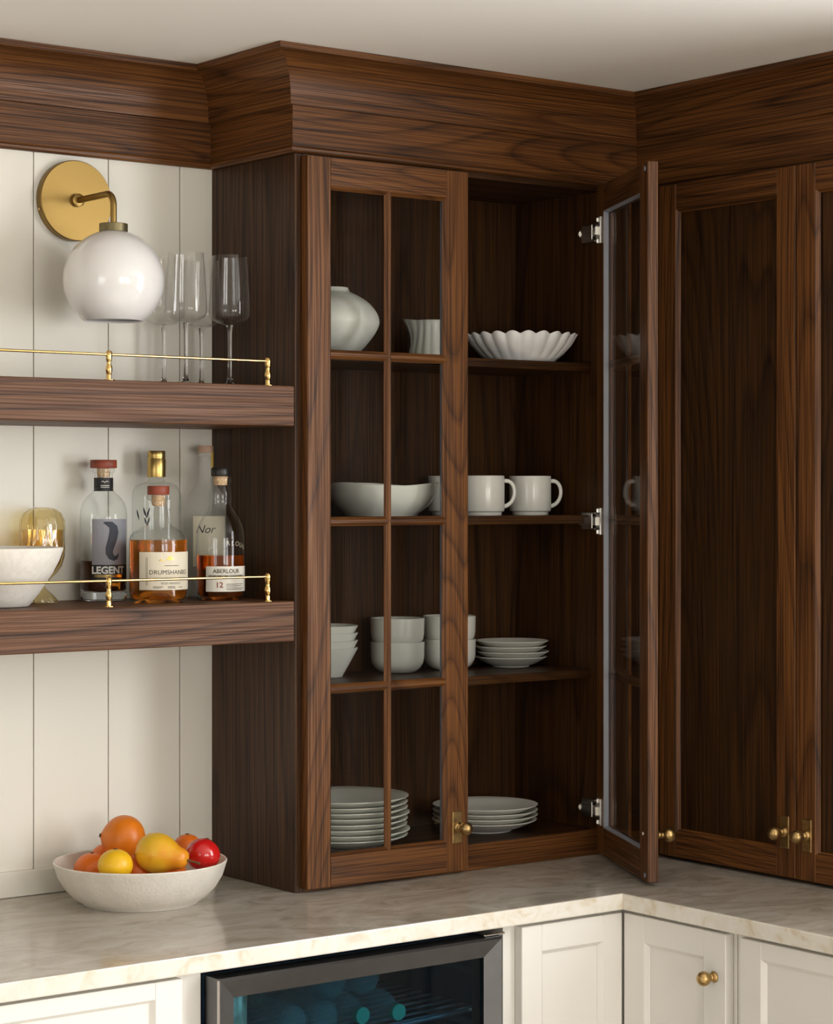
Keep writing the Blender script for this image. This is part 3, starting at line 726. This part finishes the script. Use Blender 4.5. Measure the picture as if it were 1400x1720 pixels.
# 3: copper whiskey, white label, black stopper
c = (-.0785, -.160); k = 1/921
t = thing('whiskey_bottle', 'half full copper whiskey bottle with white label reading ABERLOUR', 'bottle', (*c, SZ), 'bottles on the lower shelf')
body = [(0, 6), (22, 4), (36, 0), (39, 3), (40.5, 9), (40.5, 102), (39.5, 114), (36.5, 126), (31, 137), (24, 147), (19.5, 155), (17.8, 161), (18.5, 168), (19, 177), (17.5, 185), (15.5, 193), (18, 195.5), (18.3, 205), (17, 206.5), (11, 206.5)]
bottle_shell('glass_body', t, c, body, k)
bottle_shell('whiskey', t, c, [(0, 12), (22, 10), (34, 6), (38, 10), (39.2, 15), (39.2, 75), (0, 75)], k, 'whiskey_copper')
bottle_shell('cork', t, c, [(0, 192), (11, 192), (12.5, 206.8), (0, 206.8)], k, 'cork')
bottle_shell('cap', t, c, [(0, 207), (15.3, 207), (16, 208), (16, 219), (15, 220.5), (0, 220.5)], k, 'cap_black')
RR = 40.65*k; ph = R(-8); h = R(60)*RR
m = MB(); patch(m, c, RR, ph, -h, h, SZ+15*k, SZ+57*k, n=20); obj('label', m, 'label_white', t)
m = MB()
add_text(m, 'ABERLOUR', 9.6*k, c, RR+.0008, R(-17), SZ+46*k, bold=.00012, spacing=1.0)
add_text(m, 'SPEYSIDE SINGLE MALT SCOTCH WHISKY', 3.7*k, c, RR+.0008, R(-15), SZ+40*k, bold=.0001, spacing=.95)
for x0, x1, z in ((-.008, .030, 27), (-.008, .026, 24), (-.008, .031, 20.5), (-.008, .028, 18)): patch(m, c, RR+.0005, ph, x0, x1, SZ+z*k, SZ+(z+.9)*k, th=.0002, n=6)
obj('lettering', m, 'ink_brown', t)
m = MB(); add_text(m, '12', 13*k, c, RR+.0008, ph, SZ+22*k, x0=-.021, bold=.0002); obj('age_number', m, 'ink_red', t)
m = MB()
for i, ch_ in enumerate('ABERLOUR'):
    u = (i-3.5)/3.5; add_text(m, ch_, 11*k, c, RR-.0001, ph, SZ+(92-7*u*u)*k, x0=u*.034, bold=.0002)
obj('embossed_lettering', m, 'base_glass', t)
# 4: clear bottle with gold cap behind
c = (-.1495, -.0530); k = 1/913
t = thing('spirit_bottle', 'clear empty bottle with gold cap behind the amber whiskey', 'bottle', (*c, SZ), 'bottles on the lower shelf')
body = [(0, 6), (24, 4), (38, 0), (41, 4), (41, 172), (39.5, 182), (34, 190), (25, 194), (15, 196), (12.5, 200), (12.5, 214)]
bottle_shell('glass_body', t, c, body, k)
bottle_shell('cap', t, c, [(0, 204), (15.3, 204), (15.6, 205), (15.6, 233), (14.6, 235), (14.6, 237), (14.9, 238), (14.9, 247), (14, 248), (0, 248)], k, 'cap_gold')
m = MB(); RR = 41.2*k
for lx, lz, ds in ((-.013, .000, (-1,)), (.003, .004, (-1, 1)), (.004, -.012, (-1, 1))):
    for d_ in ds:
        q = .8 if lz < 0 else 1.0
        stroke(m, [(lx+d_*.0062*q, lz+.011*q, .0002), (lx+d_*.0052*q, lz+.006*q, .0016*q), (lx+d_*.0030*q, lz+.000, .0020*q), (lx+d_*.0012*q, lz-.005*q, .0011*q), (lx+d_*.0006, lz-.009*q, .0002)], c, RR+.0003, R(-58), SZ+140*k)
obj('leaf_emblem', m, 'ink_blue', t)
# 5: frosted tall bottle
c = (-.0400, -.0470); k = 1/899
t = thing('spirit_bottle', 'tall frosted bottle with pale wooden cap at the back right', 'bottle', (*c, SZ), 'bottles on the lower shelf')
body = [(0, 1), (31, 0), (34, 3), (34.5, 10), (34.5, 150), (33, 162), (28, 174), (20, 186), (14, 198), (11.5, 210), (10.5, 225), (10.5, 236), (12, 237), (12, 242), (8, 242)]
bottle_shell('glass_body', t, c, body, k, 'frosted_glass')
bottle_shell('cap', t, c, [(0, 242.5), (12.8, 242.5), (13.2, 243.5), (13.2, 253), (12.5, 254), (0, 254)], k, 'cap_pale')
RR = 34.7*k; m = MB(); patch(m, c, RR, R(-16), -R(52)*RR, R(52)*RR, SZ+52*k, SZ+136*k, n=18); obj('label', m, 'label_cream', t)
m = MB(); add_text(m, 'Nor', 19*k, c, RR+.0008, R(-28), SZ+108*k, shear=.35, x0=-.004); obj('lettering', m, 'ink_black', t)
m = MB(); patch(m, c, 13.4*k, R(30), -.004, .004, SZ+218*k, SZ+243*k, n=5); obj('seal_strip', m, 'label_yellow', t)

# amber glass vessel and white bowl at the left
c = (-.3860, -.0560); k = 1/948
t = thing('amber_glass_vessel', 'amber ribbed glass vessel with domed top and flared foot', 'vase', (*c, SZ))
def twist(r, h_, a):
    return (r*(1+.045*math.sin(14*a+h_*60)), h_)
out = [(0, 2), (20, 1), (27, 0), (27.5, 1.5), (18, 12), (8, 22), (4, 27), (5, 30), (12, 38), (24, 50), (32, 62), (36.5, 78), (37.5, 92), (37.5, 128), (36, 139), (31, 150), (22, 157), (10, 160), (0, 160.5)]
obj('body', MB().lathe(P2(out, k), (*c, SZ), 84, fn=twist), 'amber_glass', t, smooth=True, angle=80)
obj('inner_cup', MB().lathe(P2([(0, 44), (20, 52), (29, 66), (34, 84), (34.5, 122), (33.5, 122), (33, 86), (28, 68), (18, 54), (0, 46)], k), (*c, SZ), 84, fn=twist), 'amber_glass', t, smooth=True, angle=80)
m = MB(); c = (-.518, -.142); k = 1/980
pr = P2([(0, .4), (52, .4), (54, 2), (70, 22), (92, 55), (104, 78), (110, 96), (110, 99), (103, 99.5), (97, 80), (86, 58), (66, 30), (45, 14), (0, 12)], k)
m.lathe(pr, (*c, SZ), 64); tag(obj('plaster_bowl', m, 'plaster', None, smooth=True, angle=40), 'rough white plaster bowl at the left end of the lower shelf', 'bowl')

# ------------------------------------------------------------------ crockery
def prof_obj(name, pr, c, z, mat, label, cat, group=None, seg=64, fn=None, sx=1, sy=1, angle=40):
    return tag(obj(name, MB().lathe(pr, (c[0], c[1], z+.0002), seg, fn=fn, sx=sx, sy=sy), mat, None, smooth=True, angle=angle), label, cat, group)
# top shelf
z = SH[0]
pr = [(0, .0005), (.044, 0)]+cr([(.046, .002), (.060, .016), (.078, .039), (.0865, .056), (.0875, .066), (.083, .080), (.070, .097), (.052, .110), (.036, .118)])+[(.031, .121), (.0285, .128), (.0265, .1285), (.0270, .120), (.048, .107), (.068, .092), (.079, .078), (.083, .066), (.080, .056), (.055, .020), (0, .006)]
prof_obj('vase', pr, (.1797, -.150), z, 'celadon_matte', 'squat round off-white vase behind the upper glass pane', 'vase')
pc_ = (.4292, -.135)
t = thing('pitcher', 'small fluted pale pitcher with a spout on the top shelf', 'pitcher', (*pc_, z))
def flute(r, h_, a):
    f = 1+.075*abs(math.sin(8*a))*(1 if .004 < h_ < .070 else .3)
    sp = max(0, math.cos(a-R(143)))**10*max(0, (h_-.040)/.037)*.52
    return (r*f*(1+sp), h_+sp*.006)
pr = [(0, .0005), (.046, 0), (.0465, .003), (.043, .018), (.0395, .035), (.0365, .052), (.0355, .064), (.0375, .075), (.0385, .0775), (.0365, .0780), (.0335, .066), (.0345, .052), (.041, .012), (0, .006)]
obj('jug_body', MB().lathe(pr, (*pc_, z+.0002), 108, fn=flute), 'celadon_glaze', t, smooth=True, angle=60)
hp = [(.036, .064), (.052, .066), (.064, .056), (.064, .038), (.055, .022), (.041, .016)]
obj('handle', MB().tube([(pc_[0]+x*.94, pc_[1]+x*.34, z+h_) for x, h_ in hp], .0042, 12), 'celadon_glaze', t, smooth=True, subsurf=1)
def scal(r, h_, a):
    f = abs(math.sin(11*a)); return (r*(1+.055*f*min(1, h_/.02)), h_+(.006*f if h_ > .042 else 0))
pr = [(0, .004), (.060, .004), (.062, 0), (.066, 0), (.067, .003), (.080, .016), (.095, .034), (.107, .050), (.106, .0515), (.092, .036), (.077, .019), (.060, .010), (0, .009)]
prof_obj('scalloped_bowl', pr, (.6190, -.180), z, 'white_ceramic', 'white scalloped bowl on the top shelf', 'bowl', fn=scal, seg=208, angle=70)
# second shelf
z = SH[1]
def wavy(r, h_, a): return (r*(1+.035*math.cos(3*a+1.2)*min(1, h_/.05)), h_+(.0030*math.cos(3*a+2.4) if h_ > .045 else 0))
pr = [(0, .002), (.062, .002), (.064, 0), (.070, 0), (.072, .004), (.090, .018), (.104, .040), (.110, .060), (.1085, .0615), (.102, .042), (.087, .021), (.066, .009), (0, .008)]
prof_obj('serving_bowl', pr, (.2976, -.142), z, 'celadon_glaze', 'wide off-white serving bowl with a gently waving rim', 'bowl', fn=wavy, seg=96)
def mug(x, y, label, a=R(-34)):
    t = thing('mug', label, 'mug', (x, y, z+.0002), 'mugs on the second shelf')
    pr = [(0, .003), (.031, .003), (.032, 0), (.0365, 0), (.0370, .004), (.0372, .006), (.0415, .0085), (.0423, .0115), (.0423, .076), (.0418, .0782), (.0398, .0785), (.0390, .0770), (.0388, .014), (.036, .009), (0, .008)]
    obj('mug_body', MB().lathe(pr, (x, y, z+.0002), 56), 'celadon_glaze', t, smooth=True, angle=40)
    hp = [(.040, .068), (.049, .0695), (.058, .064), (.0625, .052), (.0620, .038), (.056, .025), (.047, .019), (.039, .017)]
    secs = []
    pts = [Vector((x+u*math.cos(a), y+u*math.sin(a), z+h_)) for u, h_ in hp]
    obj('handle', MB().tube(pts, [.0050, .0045, .0042, .0040, .0040, .0042, .0045, .0050], 12), 'celadon_glaze', t, smooth=True, subsurf=1)
mug(.5222, -.178, 'off-white mug in the middle of the three, beside the door stile')
mug(.6521, -.168, 'off-white mug furthest right on the second shelf')
mug(.5140, -.080, 'off-white mug at the back, half hidden behind the serving bowl')
# third shelf
z = SH[2]
pr = [(0, .002), (.026, .002), (.028, 0), (.0305, 0), (.0315, .003), (.040, .018), (.050, .036), (.0605, .0555), (.0592, .0562), (.048, .037), (.038, .020), (.028, .007), (0, .006)]
names = ['lowest', 'second lowest', 'second highest', 'topmost']
for i in range(4):
    prof_obj('conical_bowl', pr, (0.2080, -.088), z+i*.0142, 'celadon_matte', 'small off-white conical bowl, %s of the four stacked at the left' % names[i], 'bowl', 'stacked conical bowls', seg=48)
pr = [(0, .002), (.026, .002), (.028, 0), (.032, 0), (.036, .002), (.045, .009), (.0510, .019), (.0528, .030), (.0534, .0600), (.0526, .0608), (.0510, .0600), (.0500, .030), (.047, .018), (.038, .009), (0, .007)]
for cx_, cy_, nm in ((0.3781, -.088, 'left pair behind the muntin'), (0.5100, -.085, 'right pair behind the door stile')):
    for i in range(2):
        prof_obj('deep_bowl', pr, (cx_, cy_), z+i*.0465, 'celadon_glaze', 'deep off-white bowl, %s of the %s' % (['lower', 'upper'][i], nm), 'bowl', 'stacked deep bowls', seg=56)
def plate_prof(r, hgt): return [(0, .0015), (.45*r, .0015), (.47*r, 0), (.51*r, 0), (.52*r, .002), (.72*r, hgt*.40), (.90*r, hgt*.78), (r, hgt), (r*1.002, hgt+.0012), (.985*r, hgt+.0016), (.88*r, hgt*.88), (.70*r, hgt*.55), (.50*r, .0048), (0, .0045)]
ordn = ['lowest', 'second from bottom', 'third from bottom', 'fourth from bottom', 'fifth from bottom', 'third from top', 'second from top', 'topmost']
pr = plate_prof(.0740, .0195)
for i in range(4):
    prof_obj('side_plate', pr, (.6560+.002*math.sin(i*2.1), -.104+.002*math.cos(i*3)), z+i*.0108, 'celadon_matte', 'small off-white plate, %s of the four stacked beside the deep bowls' % names[i], 'plate', 'stacked small plates')
# cabinet floor
z = .963
pr = plate_prof(.1225, .0235)
for i in range(8):
    prof_obj('dinner_plate', pr, (.2046+.003*math.sin(i*1.9), -.150+.002*math.cos(i*2.7)), z+i*.0104, 'celadon_matte', 'large off-white dinner plate, %s of the tall left stack' % ordn[i], 'plate', 'stacked dinner plates', seg=80)
pr = plate_prof(.1045, .0220)
for i in range(4):
    prof_obj('salad_plate', pr, (.5480+.002*math.sin(i*2.9), -.152+.002*math.cos(i*1.7)), z+i*.0098, 'celadon_matte', 'off-white plate, %s of the four stacked behind the brass knob' % names[i], 'plate', 'stacked salad plates', seg=72)

# ------------------------------------------------------------------ fruit bowl
bc = Vector((-.2644, -.1911)); z = .9142
pr = [(0, .001), (.094, .001), (.097, 0), (.101, 0), (.103, .003), (.118, .012), (.133, .028), (.145, .048), (.1525, .0725), (.1510, .0745), (.1485, .0735), (.140, .050), (.127, .031), (.110, .016), (.090, .010), (0, .009)]
prof_obj('fruit_bowl', pr, bc, z, 'fruit_bowl_glaze', 'wide textured off white bowl full of fruit on the counter', 'bowl', seg=96)
dv = Vector((.60584, .79558)); rv = Vector((.79558, -.60584)); C0 = Vector((-2.295, -3.66))
def spot(px_, D): p = C0+dv*D+rv*((px_-700)/3808*D); return p.x, p.y
def sph(n, pole=.0): return [(math.sin(R(a)), -math.cos(R(a))) for a in range(0, 181, n)]
def fruit(name, px_, D, zc, rad, mat, label, cat, sq=.95, tilt=(0, 0, 0), navel=0.0, group='fruit in the bowl'):
    x, y = spot(px_, D)
    pr = []
    for a in range(0, 181, 9):
        r_, h_ = math.sin(R(a))*rad, -math.cos(R(a))*rad*sq
        if navel and a > 140: h_ += navel*rad*max(0, (a-140)/40)**2; 
        if a < 20: h_ += .06*rad*(1-a/20)
        pr.append((0 if a in (0, 180) else r_, h_))
    t = thing(name, label, cat, (x, y, zc-rad*sq), group)
    mb = MB().lathe(pr, (0, 0, 0), 36)
    rot = Matrix.Rotation(tilt[2], 4, 'Z') @ Matrix.Rotation(tilt[1], 4, 'Y') @ Matrix.Rotation(tilt[0], 4, 'X')
    bmesh.ops.transform(mb.bm, matrix=Matrix.Translation((x, y, zc)) @ rot, verts=mb.bm.verts)
    obj('flesh', mb, mat, t, smooth=True, angle=80)
    e = MB().lathe([(0, -.001), (.0032, -.001), (.0040, .0010), (.0022, .0018), (0, .0012)], (0, 0, 0), 10)
    top = rad*sq+(navel*rad if navel else 0)
    bmesh.ops.transform(e.bm, matrix=Matrix.Translation((x, y, zc)) @ rot @ Matrix.Translation((0, 0, top-.0004)), verts=e.bm.verts)
    obj('stem_end', e, 'stem_brown', t)
fruit('orange', 208, 4.035, 1.0190, .0415, 'orange_peel', 'big orange on top of the fruit bowl', 'orange', .93, (R(0), R(-80), R(-20)), navel=.10)
fruit('lemon', 194, 3.905, .9930, .0305, 'lemon_peel', 'round yellow lemon at the front of the fruit bowl', 'lemon', .90)
fruit('apple', 341, 3.985, .9980, .0310, 'red_skin', 'shiny red apple at the right of the fruit bowl', 'apple', .93, (0, R(20), 0))
fruit('tangerine', 155, 3.985, .9700, .0330, 'tangerine_peel', 'tangerine peeking over the rim at the left of the bowl', 'tangerine')
fruit('tangerine', 180, 4.050, .9800, .0300, 'tangerine_peel', 'tangerine between the big orange and the left rim', 'tangerine')
fruit('tangerine', 229, 3.955, .9730, .0310, 'tangerine_peel', 'tangerine showing between the lemon and the pear', 'tangerine')
fruit('tangerine', 315, 4.075, .9950, .0270, 'tangerine_peel', 'tangerine at the back between pear and red apple', 'tangerine')
fruit('tangerine', 286, 3.945, .9640, .0310, 'tangerine_peel', 'tangerine under the pear at the front rim', 'tangerine')
x, y = spot(263, 3.93)
t = thing('pear', 'yellow pear lying across the fruit bowl with its stem to the right', 'pear', (x, y, .975), 'fruit in the bowl')
pr = [(0, -.033), (.010, -.0345), (.022, -.030), (.031, -.019), (.0350, -.004), (.0345, .010), (.029, .024), (.0225, .035), (.0195, .043), (.0178, .050), (.014, .056), (.007, .0595), (0, .0600)]
mb = MB().lathe(pr, (0, 0, 0), 36)
zdir = Vector((rv.x*.94-dv.x*.33, rv.y*.94-dv.y*.33, -.16)).normalized(); q = Vector((0, 0, 1)).rotation_difference(zdir).to_matrix().to_4x4()
T = Matrix.Translation((x, y, 1.0100)) @ q
bmesh.ops.transform(mb.bm, matrix=T, verts=mb.bm.verts); obj('flesh', mb, 'pear_skin', t, smooth=True, angle=80)
mb = MB().tube([(0, 0, .058), (.0005, 0, .070), (.003, 0, .083)], [.0026, .0017, .0024], 8); bmesh.ops.transform(mb.bm, matrix=T, verts=mb.bm.verts); obj('stalk', mb, 'stem_brown', t, smooth=True)
mb = MB().lathe([(0, -.0350), (.004, -.0352), (.0045, -.0338), (0, -.033)], (0, 0, 0), 10); bmesh.ops.transform(mb.bm, matrix=T, verts=mb.bm.verts); obj('blossom_end', mb, 'stem_brown', t)
